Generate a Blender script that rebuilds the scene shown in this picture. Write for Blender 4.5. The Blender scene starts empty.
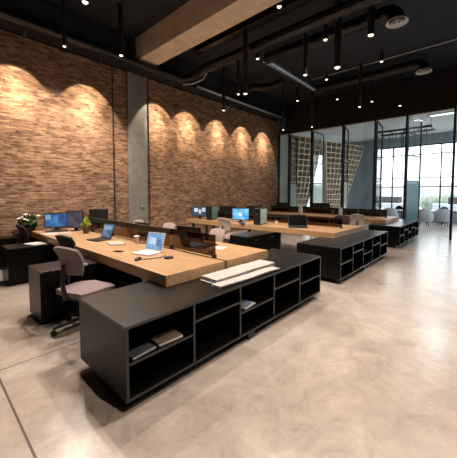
import bpy, bmesh, math, random
from mathutils import Vector, Matrix, Euler
random.seed(7)
PI = math.pi
sc = bpy.context.scene
COL = sc.collection

# ------------------------------------------------------------------ materials
def new_mat(name):
    m = bpy.data.materials.new(name); m.use_nodes = True
    nt = m.node_tree; b = nt.nodes.get('Principled BSDF')
    return m, nt, b

def N(nt, kind, **kw):
    n = nt.nodes.new(kind)
    for k, v in kw.items(): setattr(n, k, v)
    return n

def plain(name, col, rough=.5, metal=0, var=.12, scale=6, spec=.5, bump=0, bscale=200):
    m, nt, b = new_mat(name)
    tc = N(nt, 'ShaderNodeTexCoord')
    no = N(nt, 'ShaderNodeTexNoise'); no.inputs['Scale'].default_value = scale; no.inputs['Detail'].default_value = 3
    nt.links.new(tc.outputs['Object'], no.inputs['Vector'])
    cr = N(nt, 'ShaderNodeValToRGB')
    cr.color_ramp.elements[0].position = .3; cr.color_ramp.elements[1].position = .7
    cr.color_ramp.elements[0].color = [c * (1 - var) for c in col] + [1]
    cr.color_ramp.elements[1].color = [min(1, c * (1 + var)) for c in col] + [1]
    nt.links.new(no.outputs['Fac'], cr.inputs['Fac'])
    nt.links.new(cr.outputs['Color'], b.inputs['Base Color'])
    b.inputs['Roughness'].default_value = rough; b.inputs['Metallic'].default_value = metal
    b.inputs['Specular IOR Level'].default_value = spec
    if bump:
        n2 = N(nt, 'ShaderNodeTexNoise'); n2.inputs['Scale'].default_value = bscale
        nt.links.new(tc.outputs['Object'], n2.inputs['Vector'])
        bp = N(nt, 'ShaderNodeBump'); bp.inputs['Strength'].default_value = bump; bp.inputs['Distance'].default_value = .004
        nt.links.new(n2.outputs['Fac'], bp.inputs['Height']); nt.links.new(bp.outputs['Normal'], b.inputs['Normal'])
    return m

def emit(name, col, strength, base=(0, 0, 0)):
    m, nt, b = new_mat(name)
    b.inputs['Base Color'].default_value = (*base, 1)
    b.inputs['Emission Color'].default_value = (*col, 1); b.inputs['Emission Strength'].default_value = strength
    return m

def glass(name, tint=(1, 1, 1), refl=.06, rough=0.0):
    m, nt, b = new_mat(name)
    nt.nodes.remove(b)
    out = nt.nodes.get('Material Output')
    tr = N(nt, 'ShaderNodeBsdfTransparent'); tr.inputs[0].default_value = (*tint, 1)
    gl = N(nt, 'ShaderNodeBsdfGlossy'); gl.inputs['Roughness'].default_value = rough
    fr = N(nt, 'ShaderNodeFresnel'); fr.inputs['IOR'].default_value = 1.45
    mx = N(nt, 'ShaderNodeMixShader')
    ge = N(nt, 'ShaderNodeNewGeometry')
    fb = N(nt, 'ShaderNodeMath', operation='SUBTRACT'); fb.inputs[0].default_value = 1; nt.links.new(ge.outputs['Backfacing'], fb.inputs[1])
    fm = N(nt, 'ShaderNodeMath', operation='MULTIPLY'); nt.links.new(fr.outputs[0], fm.inputs[0]); nt.links.new(fb.outputs[0], fm.inputs[1])
    nt.links.new(fm.outputs[0], mx.inputs[0]); nt.links.new(tr.outputs[0], mx.inputs[1]); nt.links.new(gl.outputs[0], mx.inputs[2])
    nt.links.new(mx.outputs[0], out.inputs['Surface'])
    return m

def frosted(name, col, alpha):
    m, nt, b = new_mat(name)
    out = nt.nodes.get('Material Output')
    b.inputs['Base Color'].default_value = (*col, 1); b.inputs['Roughness'].default_value = .4
    tl = N(nt, 'ShaderNodeBsdfTranslucent'); tl.inputs[0].default_value = (*col, 1)
    m0 = N(nt, 'ShaderNodeMixShader'); m0.inputs[0].default_value = .6
    nt.links.new(b.outputs[0], m0.inputs[1]); nt.links.new(tl.outputs[0], m0.inputs[2])
    tr = N(nt, 'ShaderNodeBsdfTransparent'); tr.inputs[0].default_value = (*[.5 + .5 * c for c in col], 1)
    mx = N(nt, 'ShaderNodeMixShader'); mx.inputs[0].default_value = alpha
    nt.links.new(tr.outputs[0], mx.inputs[1]); nt.links.new(m0.outputs[0], mx.inputs[2])
    nt.links.new(mx.outputs[0], out.inputs['Surface'])
    return m

def brick_mat():
    m, nt, b = new_mat('old_brick')
    tc = N(nt, 'ShaderNodeTexCoord')
    sp = N(nt, 'ShaderNodeSeparateXYZ'); cb = N(nt, 'ShaderNodeCombineXYZ')
    nt.links.new(tc.outputs['Object'], sp.inputs[0])
    nt.links.new(sp.outputs['X'], cb.inputs['X']); nt.links.new(sp.outputs['Z'], cb.inputs['Y'])
    # slightly wobbly courses
    wn = N(nt, 'ShaderNodeTexNoise'); wn.inputs['Scale'].default_value = 1.6; wn.inputs['Detail'].default_value = 2
    nt.links.new(cb.outputs[0], wn.inputs['Vector'])
    ws = N(nt, 'ShaderNodeVectorMath', operation='MULTIPLY_ADD'); ws.inputs[1].default_value = (.04, .05, 0)
    nt.links.new(wn.outputs['Color'], ws.inputs[0]); nt.links.new(cb.outputs[0], ws.inputs[2])
    bt = N(nt, 'ShaderNodeTexBrick')
    bt.inputs['Scale'].default_value = 1; bt.inputs['Brick Width'].default_value = .22; bt.inputs['Row Height'].default_value = .064
    bt.inputs['Mortar Size'].default_value = .008; bt.inputs['Mortar Smooth'].default_value = .3
    bt.inputs['Color1'].default_value = (.37, .235, .155, 1); bt.inputs['Color2'].default_value = (.15, .078, .048, 1)
    bt.inputs['Mortar'].default_value = (.25, .19, .14, 1); bt.inputs['Bias'].default_value = -.15
    nt.links.new(ws.outputs[0], bt.inputs['Vector'])
    # patchiness over several bricks and stains
    n1 = N(nt, 'ShaderNodeTexNoise'); n1.inputs['Scale'].default_value = 2.2; n1.inputs['Detail'].default_value = 6; n1.inputs['Roughness'].default_value = .7
    mp = N(nt, 'ShaderNodeMapping'); mp.inputs['Scale'].default_value = (1, 2.4, 1)
    nt.links.new(cb.outputs[0], mp.inputs[0]); nt.links.new(mp.outputs[0], n1.inputs['Vector'])
    r1 = N(nt, 'ShaderNodeValToRGB'); r1.color_ramp.elements[0].position = .32; r1.color_ramp.elements[1].position = .68
    r1.color_ramp.elements[0].color = (.66, .62, .60, 1); r1.color_ramp.elements[1].color = (1.35, 1.28, 1.2, 1)
    nt.links.new(n1.outputs['Fac'], r1.inputs[0])
    mu = N(nt, 'ShaderNodeMix', data_type='RGBA', blend_type='MULTIPLY'); mu.inputs[0].default_value = 1
    nt.links.new(bt.outputs['Color'], mu.inputs[6]); nt.links.new(r1.outputs[0], mu.inputs[7])
    # odd dark bricks
    n2 = N(nt, 'ShaderNodeTexNoise'); n2.inputs['Scale'].default_value = 1; n2.inputs['Detail'].default_value = 1
    mp2 = N(nt, 'ShaderNodeMapping'); mp2.inputs['Scale'].default_value = (5.5, 28, 1)
    nt.links.new(cb.outputs[0], mp2.inputs[0]); nt.links.new(mp2.outputs[0], n2.inputs['Vector'])
    r2 = N(nt, 'ShaderNodeValToRGB'); r2.color_ramp.elements[0].position = .33; r2.color_ramp.elements[1].position = .45
    r2.color_ramp.elements[0].color = (.5, .46, .44, 1); r2.color_ramp.elements[1].color = (1, 1, 1, 1)
    e3 = r2.color_ramp.elements.new(.72); e3.color = (1.35, 1.3, 1.25, 1)
    nt.links.new(n2.outputs['Fac'], r2.inputs[0])
    mu2 = N(nt, 'ShaderNodeMix', data_type='RGBA', blend_type='MULTIPLY'); mu2.inputs[0].default_value = 1
    nt.links.new(mu.outputs[2], mu2.inputs[6]); nt.links.new(r2.outputs[0], mu2.inputs[7])
    nt.links.new(mu2.outputs[2], b.inputs['Base Color'])
    b.inputs['Roughness'].default_value = .9; b.inputs['Specular IOR Level'].default_value = .2
    ad = N(nt, 'ShaderNodeMath', operation='MULTIPLY_ADD'); ad.inputs[1].default_value = -1.6
    n3 = N(nt, 'ShaderNodeTexNoise'); n3.inputs['Scale'].default_value = 14; n3.inputs['Detail'].default_value = 4
    nt.links.new(cb.outputs[0], n3.inputs['Vector'])
    nt.links.new(bt.outputs['Fac'], ad.inputs[0]); nt.links.new(n3.outputs['Fac'], ad.inputs[2])
    bp = N(nt, 'ShaderNodeBump'); bp.inputs['Strength'].default_value = .9; bp.inputs['Distance'].default_value = .025
    nt.links.new(ad.outputs[0], bp.inputs['Height']); nt.links.new(bp.outputs['Normal'], b.inputs['Normal'])
    return m

def floor_mat():
    m, nt, b = new_mat('polished_concrete')
    tc = N(nt, 'ShaderNodeTexCoord')
    n1 = N(nt, 'ShaderNodeTexNoise'); n1.inputs['Scale'].default_value = .9; n1.inputs['Detail'].default_value = 9; n1.inputs['Roughness'].default_value = .66; n1.inputs['Distortion'].default_value = .7
    nt.links.new(tc.outputs['Object'], n1.inputs['Vector'])
    r1 = N(nt, 'ShaderNodeValToRGB')
    r1.color_ramp.elements[0].position = .3; r1.color_ramp.elements[1].position = .72
    r1.color_ramp.elements[0].color = (.37, .30, .25, 1); r1.color_ramp.elements[1].color = (.62, .54, .475, 1)
    nt.links.new(n1.outputs['Fac'], r1.inputs[0])
    n2 = N(nt, 'ShaderNodeTexNoise'); n2.inputs['Scale'].default_value = 3.4; n2.inputs['Distortion'].default_value = 1.2; n2.inputs['Detail'].default_value = 9; n2.inputs['Roughness'].default_value = .75
    nt.links.new(tc.outputs['Object'], n2.inputs['Vector'])
    r2 = N(nt, 'ShaderNodeValToRGB'); r2.color_ramp.elements[0].position = .3; r2.color_ramp.elements[1].position = .7
    r2.color_ramp.elements[0].color = (.74, .71, .69, 1); r2.color_ramp.elements[1].color = (1.16, 1.16, 1.16, 1)
    nt.links.new(n2.outputs['Fac'], r2.inputs[0])
    mu = N(nt, 'ShaderNodeMix', data_type='RGBA', blend_type='MULTIPLY'); mu.inputs[0].default_value = 1
    nt.links.new(r1.outputs[0], mu.inputs[6]); nt.links.new(r2.outputs[0], mu.inputs[7])
    # two saw-cut joints in the slab
    sp = N(nt, 'ShaderNodeSeparateXYZ'); nt.links.new(tc.outputs['Object'], sp.inputs[0])
    def joint(sock, at, w=.007):
        s = N(nt, 'ShaderNodeMath', operation='SUBTRACT'); s.inputs[1].default_value = at; nt.links.new(sp.outputs[sock], s.inputs[0])
        a = N(nt, 'ShaderNodeMath', operation='ABSOLUTE'); nt.links.new(s.outputs[0], a.inputs[0])
        l = N(nt, 'ShaderNodeMath', operation='LESS_THAN'); l.inputs[1].default_value = w; nt.links.new(a.outputs[0], l.inputs[0])
        return l.outputs[0]
    def cmp(sock, op, at):
        g = N(nt, 'ShaderNodeMath', operation=op); g.inputs[1].default_value = at; nt.links.new(sp.outputs[sock], g.inputs[0]); return g.outputs[0]
    def mul(a, c):
        g = N(nt, 'ShaderNodeMath', operation='MULTIPLY'); nt.links.new(a, g.inputs[0]); nt.links.new(c, g.inputs[1]); return g.outputs[0]
    jy = mul(joint('Y', 3.15), cmp('X', 'LESS_THAN', 2.5))
    jx = mul(joint('X', .415), cmp('Y', 'LESS_THAN', 3.15))
    mxm = N(nt, 'ShaderNodeMath', operation='MAXIMUM'); nt.links.new(jx, mxm.inputs[0]); nt.links.new(jy, mxm.inputs[1])
    mj = N(nt, 'ShaderNodeMix', data_type='RGBA'); mj.inputs[7].default_value = (.09, .07, .055, 1)
    nt.links.new(mxm.outputs[0], mj.inputs[0]); nt.links.new(mu.outputs[2], mj.inputs[6])
    nt.links.new(mj.outputs[2], b.inputs['Base Color'])
    rr = N(nt, 'ShaderNodeMapRange'); rr.inputs[3].default_value = .16; rr.inputs[4].default_value = .45
    nt.links.new(n1.outputs['Fac'], rr.inputs[0]); nt.links.new(rr.outputs[0], b.inputs['Roughness']); b.inputs['Specular IOR Level'].default_value = .5; b.inputs['Coat Weight'].default_value = .4; b.inputs['Coat Roughness'].default_value = .2
    bp = N(nt, 'ShaderNodeBump'); bp.inputs['Strength'].default_value = .12; bp.inputs['Distance'].default_value = .01
    nt.links.new(n2.outputs['Fac'], bp.inputs['Height']); nt.links.new(bp.outputs['Normal'], b.inputs['Normal'])
    return m

def wood_mat(name, c0, c1, rough=.42):
    m, nt, b = new_mat(name)
    tc = N(nt, 'ShaderNodeTexCoord')
    mp = N(nt, 'ShaderNodeMapping'); mp.inputs['Scale'].default_value = (14, .9, 14)
    nt.links.new(tc.outputs['Object'], mp.inputs[0])
    no = N(nt, 'ShaderNodeTexNoise'); no.inputs['Scale'].default_value = 1.6; no.inputs['Detail'].default_value = 7; no.inputs['Distortion'].default_value = .8
    nt.links.new(mp.outputs[0], no.inputs['Vector'])
    cr = N(nt, 'ShaderNodeValToRGB'); cr.color_ramp.elements[0].position = .28; cr.color_ramp.elements[1].position = .7
    cr.color_ramp.elements[0].color = (*c0, 1); cr.color_ramp.elements[1].color = (*c1, 1)
    nt.links.new(no.outputs['Fac'], cr.inputs[0]); nt.links.new(cr.outputs[0], b.inputs['Base Color'])
    b.inputs['Roughness'].default_value = rough
    return m

def concrete_mat(name, c0, c1):
    m, nt, b = new_mat(name)
    tc = N(nt, 'ShaderNodeTexCoord')
    no = N(nt, 'ShaderNodeTexNoise'); no.inputs['Scale'].default_value = 3; no.inputs['Detail'].default_value = 8; no.inputs['Roughness'].default_value = .7
    nt.links.new(tc.outputs['Object'], no.inputs['Vector'])
    cr = N(nt, 'ShaderNodeValToRGB'); cr.color_ramp.elements[0].position = .3; cr.color_ramp.elements[1].position = .7
    cr.color_ramp.elements[0].color = (*c0, 1); cr.color_ramp.elements[1].color = (*c1, 1)
    nt.links.new(no.outputs['Fac'], cr.inputs[0])
    nt.links.new(cr.outputs[0], b.inputs['Base Color']); b.inputs['Roughness'].default_value = .85
    bp = N(nt, 'ShaderNodeBump'); bp.inputs['Strength'].default_value = .4; bp.inputs['Distance'].default_value = .01
    nt.links.new(no.outputs['Fac'], bp.inputs['Height']); nt.links.new(bp.outputs['Normal'], b.inputs['Normal'])
    return m

def screen_mat(name, c0, c1, strength, windows=None):
    """a lit display: a soft two-tone picture with lighter window blocks"""
    m, nt, b = new_mat(name)
    b.inputs['Base Color'].default_value = (.01, .01, .012, 1); b.inputs['Roughness'].default_value = .25
    tc = N(nt, 'ShaderNodeTexCoord')
    gr = N(nt, 'ShaderNodeTexNoise'); gr.inputs['Scale'].default_value = 5; gr.inputs['Detail'].default_value = 1
    nt.links.new(tc.outputs['Object'], gr.inputs['Vector'])
    cr = N(nt, 'ShaderNodeValToRGB'); cr.color_ramp.elements[0].position = .35; cr.color_ramp.elements[1].position = .65
    cr.color_ramp.elements[0].color = (*c0, 1); cr.color_ramp.elements[1].color = (*c1, 1)
    nt.links.new(gr.outputs['Fac'], cr.inputs[0]); last = cr.outputs[0]
    if windows:
        sp = N(nt, 'ShaderNodeSeparateXYZ'); nt.links.new(tc.outputs['Object'], sp.inputs[0])
        for (x0, x1, z0, z1, c) in windows:
            def rng(s, a, d):
                g = N(nt, 'ShaderNodeMath', operation='GREATER_THAN'); g.inputs[1].default_value = a; nt.links.new(sp.outputs[s], g.inputs[0])
                l = N(nt, 'ShaderNodeMath', operation='LESS_THAN'); l.inputs[1].default_value = d; nt.links.new(sp.outputs[s], l.inputs[0])
                q = N(nt, 'ShaderNodeMath', operation='MULTIPLY'); nt.links.new(g.outputs[0], q.inputs[0]); nt.links.new(l.outputs[0], q.inputs[1]); return q.outputs[0]
            q = N(nt, 'ShaderNodeMath', operation='MULTIPLY'); nt.links.new(rng('Y', x0, x1), q.inputs[0]); nt.links.new(rng('Z', z0, z1), q.inputs[1])
            mx = N(nt, 'ShaderNodeMix', data_type='RGBA'); mx.inputs[7].default_value = (*c, 1)
            nt.links.new(q.outputs[0], mx.inputs[0]); nt.links.new(last, mx.inputs[6]); last = mx.outputs[2]
    nt.links.new(last, b.inputs['Emission Color']); b.inputs['Emission Strength'].default_value = strength
    return m

M = {}
M['brick'] = brick_mat(); M['floor'] = floor_mat()
M['wood'] = wood_mat('oak_top', (.36, .20, .095), (.56, .35, .18))
M['lattice'] = wood_mat('pale_slat', (.62, .53, .40), (.78, .69, .54), .6)
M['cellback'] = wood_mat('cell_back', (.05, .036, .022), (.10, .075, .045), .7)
M['laminate'] = plain('black_laminate', (.0042, .0039, .0038), .3, var=.08, scale=3, spec=.16)
M['lit_edge'] = plain('laminate_lit_edge', (.036, .035, .034), .4, var=.05)  # laminate painted lighter, for the light its front edges catch
M['laminate_top'] = plain('black_satin_top', (.0075, .0066, .006), .34, var=.08, scale=3, spec=.5)
M['ceiling'] = plain('black_ceiling', (.014, .018, .029), .75, var=.25, scale=1.2)
M['darkwall'] = plain('charcoal_wall', (.009, .010, .013), .8, var=.2)
M['blackmetal'] = plain('black_metal', (.012, .012, .013), .42, .0, var=.15, spec=.5)
M['duct'] = plain('black_duct', (.008, .008, .009), .25, .1, var=.2, scale=4, spec=.5)
M['greymetal'] = plain('brushed_metal', (.55, .56, .57), .3, 1, var=.08)
M['conduit'] = plain('galvanised_conduit', (.42, .46, .5), .35, .9, var=.1)
M['concrete'] = concrete_mat('raw_concrete', (.15, .147, .135), (.25, .245, .225))
M['beam'] = concrete_mat('beam_concrete', (.56, .455, .345), (.80, .68, .54))
M['frame'] = plain('dark_frame', (.012, .016, .02), .45, .2, var=.1)
M['glass'] = glass('clear_glass', (.93, .97, .97))
M['smoke'] = glass('smoked_acrylic', (.30, .22, .16))
M['frost'] = frosted('pale_green_film', (.84, .93, .88), .55)
M['bluefilm'] = frosted('blue_film', (.24, .44, .52), .6)
M['farwall'] = plain('blue_grey_wall', (.30, .37, .42), .8, var=.15, scale=2)
M['farceil'] = plain('pale_ceiling', (.74, .79, .82), .9, var=.06, scale=1)
M['fabric'] = plain('mauve_fabric', (.27, .205, .21), .9, var=.16, scale=60, spec=.2, bump=.4, bscale=350)
M['pinkfab'] = plain('dusty_pink_fabric', (.42, .33, .30), .9, var=.14, scale=60, spec=.2, bump=.4, bscale=350)
M['blackfab'] = plain('black_fabric', (.018, .014, .014), .8, var=.2, scale=60, spec=.3)
M['brownfab'] = plain('dark_brown_fabric', (.035, .022, .02), .75, var=.2, scale=60, spec=.3)
M['plastic'] = plain('black_plastic', (.013, .013, .014), .45, var=.1)
M['armpad'] = plain('grey_arm_pad', (.33, .28, .25), .5, var=.08)
M['silver'] = plain('silver_aluminium', (.80, .77, .74), .4, .1, var=.05)
M['white'] = plain('white_plastic', (.72, .71, .69), .45, var=.05)
M['paper'] = plain('white_paper', (.62, .575, .56), .85, var=.06, scale=30)
M['paper2'] = plain('cream_paper', (.48, .43, .40), .85, var=.08, scale=30)
M['darkcover'] = plain('slate_cover', (.07, .075, .09), .5, var=.3, scale=20)
M['browncover'] = plain('brown_cover', (.20, .15, .11), .5, var=.2, scale=20)
M['bluepaper'] = plain('blue_cover', (.25, .34, .46), .5, var=.3, scale=20)
M['leaf'] = plain('plant_leaf', (.38, .46, .05), .5, var=.5, scale=40)
M['darkleaf'] = plain('dark_leaf', (.035, .07, .02), .5, var=.4, scale=40)
M['petal'] = plain('white_petal', (.85, .82, .74), .7, var=.08, scale=30)
M['pot'] = plain('dark_pot', (.03, .022, .018), .4, var=.2)
M['clay'] = plain('brown_pot', (.10, .06, .04), .6, var=.2)
M['cup'] = plain('kraft_cup', (.55, .45, .36), .7, var=.1)
M['tealside'] = plain('teal_case_panel', (.16, .30, .28), .35, .2, var=.25, scale=14)
M['paleside'] = plain('pale_green_case_panel', (.46, .58, .53), .35, .3, var=.2, scale=14)
M['lounge'] = plain('grey_lounge_fabric', (.42, .45, .49), .8, var=.12, scale=20)
M['diffuser'] = plain('white_diffuser', (.70, .72, .74), .5, var=.04)
M['bulb'] = emit('warm_bulb', (1, .80, .56), 5)
M['tubeoff'] = emit('cool_lamp', (.85, .95, 1), 2.0)
M['led'] = emit('small_led', (1, .9, .75), 3)
M['cable'] = plain('white_cable', (.62, .60, .56), .5, var=.05)
M['scr_blue'] = screen_mat('blue_desktop', (.02, .10, .32), (.05, .22, .55), .6, [(-.20, -.10, .02, .12, (.30, .45, .6)), (-.05, .03, -.06, .1, (.08, .3, .62)), (.06, .16, .0, .11, (.02, .08, .25))])
M['scr_dark'] = screen_mat('dark_desktop', (.035, .035, .045), (.08, .07, .09), .9)
M['scr_win'] = screen_mat('light_blue_desktop', (.05, .28, .62), (.22, .55, .72), 1.0)
M['scr_grey'] = screen_mat('slate_desktop', (.03, .05, .08), (.06, .09, .13), 1.0, [(-.17, -.06, -.02, .09, (.6, .65, .68)), (-.03, .04, -.07, .05, (.55, .6, .62)), (.07, .17, -.02, .10, (.5, .55, .6))])
M['scr_lap'] = screen_mat('blue_grey_desktop', (.06, .11, .20), (.16, .24, .38), .7, [(-.12, .10, .02, .09, (.32, .42, .58))])
M['scr_mac'] = screen_mat('photo_desktop', (.10, .22, .42), (.22, .38, .6), 1.0, [(-.10, .02, -.04, .05, (.48, .56, .66)), (.04, .11, -.06, .03, (.12, .16, .26))])
M['scr_off'] = plain('black_glass', (.006, .006, .007), .12, var=.1)
M['emblem'] = emit('white_emblem', (.75, .9, .75), 1.2)
M['ground'] = plain('outdoor_paving', (.50, .50, .48), .9, var=.1, scale=.5)
M['hedge'] = plain('outdoor_hedge', (.27, .30, .24), .9, var=.4, scale=3)
M['facade'] = plain('outdoor_facade', (.62, .58, .56), .9, var=.12, scale=.8)
M['carpaint'] = plain('pale_car_paint', (.45, .48, .52), .3, .2, var=.05)

# ------------------------------------------------------------------ mesh builder
class MB:
    def __init__(s): s.bm = bmesh.new()
    def _t(s, verts, mtx):
        if mtx is not None: bmesh.ops.transform(s.bm, matrix=mtx, verts=verts)
    def box(s, x0, x1, y0, y1, z0, z1, bevel=0, mtx=None, seg=2):
        r = bmesh.ops.create_cube(s.bm, size=1)
        vs = r['verts']
        bmesh.ops.transform(s.bm, verts=vs, matrix=Matrix.Translation(((x0 + x1) / 2, (y0 + y1) / 2, (z0 + z1) / 2)) @ Matrix.Diagonal((x1 - x0, y1 - y0, z1 - z0, 1)))
        if bevel:
            es = list({e for v in vs for e in v.link_edges})
            r2 = bmesh.ops.bevel(s.bm, geom=es, offset=bevel, segments=seg, affect='EDGES', profile=.5)
            vs = list({v for f in r2['faces'] for v in f.verts} | {v for v in vs if v.is_valid})
        s._t(vs, mtx); return s
    def tube(s, pts, r, n=12, cap=True):
        pts = [Vector(p) for p in pts]; rs = r if isinstance(r, (list, tuple)) else [r] * len(pts)
        rings = []; prev = None
        for i, p in enumerate(pts):
            if i == 0: d = pts[1] - p
            elif i == len(pts) - 1: d = p - pts[i - 1]
            else: d = (pts[i + 1] - p).normalized() + (p - pts[i - 1]).normalized()
            d.normalize()
            if prev is None:
                a = Vector((0, 0, 1)) if abs(d.z) < .9 else Vector((1, 0, 0))
                u = d.cross(a).normalized()
            else: u = (prev - d * prev.dot(d)).normalized()
            prev = u; w = d.cross(u)
            rings.append([s.bm.verts.new(p + (u * math.cos(t) + w * math.sin(t)) * rs[i]) for t in [2 * PI * k / n for k in range(n)]])
        for a, b in zip(rings, rings[1:]):
            for k in range(n): s.bm.faces.new((a[k], a[(k + 1) % n], b[(k + 1) % n], b[k]))
        if cap:
            s.bm.faces.new(rings[0][::-1]); s.bm.faces.new(rings[-1])
        return s
    def lathe(s, prof, c=(0, 0, 0), n=24, mtx=None):
        rings = []; allv = []
        for (r, z) in prof:
            if r < 1e-5: ring = [s.bm.verts.new((c[0], c[1], c[2] + z))]
            else: ring = [s.bm.verts.new((c[0] + r * math.cos(2 * PI * k / n), c[1] + r * math.sin(2 * PI * k / n), c[2] + z)) for k in range(n)]
            rings.append(ring); allv += ring
        for a, b in zip(rings, rings[1:]):
            for k in range(n):
                k2 = (k + 1) % n
                if len(a) == 1 and len(b) == 1: continue
                if len(a) == 1: s.bm.faces.new((a[0], b[k2], b[k]))
                elif len(b) == 1: s.bm.faces.new((a[k], a[k2], b[0]))
                else: s.bm.faces.new((a[k], a[k2], b[k2], b[k]))
        s._t(allv, mtx); return s
    def sheet(s, fn, nu, nv, th):
        """a curved slab: fn(u,v)->point, thickened along -normal by th"""
        g = [[Vector(fn(i / nu, j / nv)) for j in range(nv + 1)] for i in range(nu + 1)]
        top, bot = [], []
        for i in range(nu + 1):
            tr, br = [], []
            for j in range(nv + 1):
                a = g[min(i + 1, nu)][j] - g[max(i - 1, 0)][j]; b = g[i][min(j + 1, nv)] - g[i][max(j - 1, 0)]
                nn = a.cross(b).normalized()
                tr.append(s.bm.verts.new(g[i][j] + nn * th / 2)); br.append(s.bm.verts.new(g[i][j] - nn * th / 2))
            top.append(tr); bot.append(br)
        for i in range(nu):
            for j in range(nv):
                s.bm.faces.new((top[i][j], top[i + 1][j], top[i + 1][j + 1], top[i][j + 1]))
                s.bm.faces.new((bot[i][j], bot[i][j + 1], bot[i + 1][j + 1], bot[i + 1][j]))
        def strip(a, b):
            for k in range(len(a) - 1): s.bm.faces.new((a[k], b[k], b[k + 1], a[k + 1]))
        strip(top[0], bot[0]); strip(bot[-1], top[-1])
        strip([r[0] for r in bot], [r[0] for r in top]); strip([r[-1] for r in top], [r[-1] for r in bot])
        return s
    def ball(s, c, r, sub=2, sc3=(1, 1, 1)):
        rr = bmesh.ops.create_icosphere(s.bm, subdivisions=sub, radius=r)
        bmesh.ops.transform(s.bm, verts=rr['verts'], matrix=Matrix.Translation(c) @ Matrix.Diagonal((*sc3, 1))); return s
    def poly(s, pts2, y0, y1):
        """prism of an x,z outline between y0 and y1"""
        a = [s.bm.verts.new((x, y0, z)) for x, z in pts2]; b = [s.bm.verts.new((x, y1, z)) for x, z in pts2]
        s.bm.faces.new(a); s.bm.faces.new(b[::-1]); n = len(a)
        for k in range(n): s.bm.faces.new((a[k], b[k], b[(k + 1) % n], a[(k + 1) % n]))
        return s
    def build(s, name, mat, parent=None, smooth=False, loc=None, rot=None):
        bmesh.ops.recalc_face_normals(s.bm, faces=s.bm.faces)
        me = bpy.data.meshes.new(name); s.bm.to_mesh(me); s.bm.free()
        me.materials.append(mat)
        if smooth:
            for p in me.polygons: p.use_smooth = True
            try: me.set_sharp_from_angle(angle=math.radians(40))
            except Exception: pass
        o = bpy.data.objects.new(name, me); COL.objects.link(o)
        if parent is not None: o.parent = parent
        if loc: o.location = loc
        if rot: o.rotation_euler = rot
        return o

def bx(*a, bevel=0): return MB().box(*a, bevel=bevel)
def tag(o, label, cat, group=None):
    o['label'] = label; o['category'] = cat
    if group: o['group'] = group
    return o
def thing(name, label, cat, loc=(0, 0, 0), rz=0, group=None):
    o = bpy.data.objects.new(name, None); COL.objects.link(o)
    o.empty_display_size = .1; o.location = loc; o.rotation_euler = (0, 0, rz)
    return tag(o, label, cat, group)
def struct(name, mb, mat, parent=None, **k):
    o = mb.build(name, mat, parent, **k)
    if parent is None: o['kind'] = 'structure'
    return o
def sroot(name):
    o = bpy.data.objects.new(name, None); COL.objects.link(o); o['kind'] = 'structure'; return o
def dup(root, loc, rz, label):
    r = root.copy(); COL.objects.link(r); r.location = loc; r.rotation_euler = (0, 0, rz); r['label'] = label
    for ch in list(root.children):
        c = ch.copy(); COL.objects.link(c); c.parent = r
        for g in list(ch.children):
            d = g.copy(); COL.objects.link(d); d.parent = c
    return r

# ------------------------------------------------------------------ setting
WY = 7.74; GX = 11.9; CZ = 5.7; FX = 18.5; FCZ = 4.75
struct('floor', bx(-4.5, FX + .3, -4.2, 12.2, -.2, 0), M['floor'])
struct('ceiling', bx(-4.5, GX + .2, -4.2, WY + .3, CZ, CZ + .2), M['ceiling'])
struct('wall_left', bx(-4.5, GX - .13, WY, WY + .3, 0, CZ), M['brick'])
struct('wall_back', bx(-4.7, -4.5, -4.2, WY + .3, 0, CZ), M['darkwall'])
struct('wall_right', bx(-4.5, GX + .2, -4.4, -4.2, 0, CZ), M['darkwall'])
struct('column_1', bx(4.08, 4.67, WY - .05, WY + .02, 0, 4.95, bevel=.008), M['concrete'])
struct('beam_1', bx(4.1, 4.65, -4.2, 7.27, 5.1, CZ, bevel=.012), M['beam'])
tr = sroot('trim_1')
bx(-4.5, GX, 7.27, WY, 4.97, CZ).build('soffit_box', M['darkwall'], tr)
bx(-4.5, GX, 7.70, WY, 4.945, 4.97).build('edge_bead', M['duct'], tr)
for k in range(6):
    x = -3.4 + k * 1.25
    bx(x, x + .95, 7.255, 7.272, 5.1, 5.55, bevel=.006).build('soffit_panel', M['ceiling'], tr)
struct('wall_front', bx(GX, GX + .2, -4.2, 8.2, 4.42, CZ + .2), M['darkwall'])
struct('wall_jamb', bx(GX - .13, GX + .2, WY, 8.2, 0, 4.42), M['darkwall'])
# far room
struct('ceiling_far', bx(GX + .2, FX + .3, -4.2, 12.2, FCZ, FCZ + .15), M['farceil'])
wf = sroot('wall_far')
bx(FX, FX + .3, -4.2, 12.2, 4.22, FCZ).build('window_head', M['farwall'], wf)
bx(FX, FX + .3, -4.2, 12.2, 0, .55).build('window_sill', M['farwall'], wf)
bx(FX - .12, FX + .3, 5.0, 6.9, .55, 4.22).build('pier', M['farwall'], wf)
bx(FX, FX + .3, -4.2, -3.2, .55, 4.22).build('pier', M['farwall'], wf)
bx(FX, FX + .3, 11.7, 12.2, .55, 4.22).build('pier', M['farwall'], wf)
struct('wall_far_left', bx(GX - .13, FX + .3, 12.2, 12.4, 0, FCZ), M['farceil'])
struct('wall_far_return', bx(GX - .13, GX + .2, 8.2, 12.2, 0, FCZ), M['farwall'])

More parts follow.
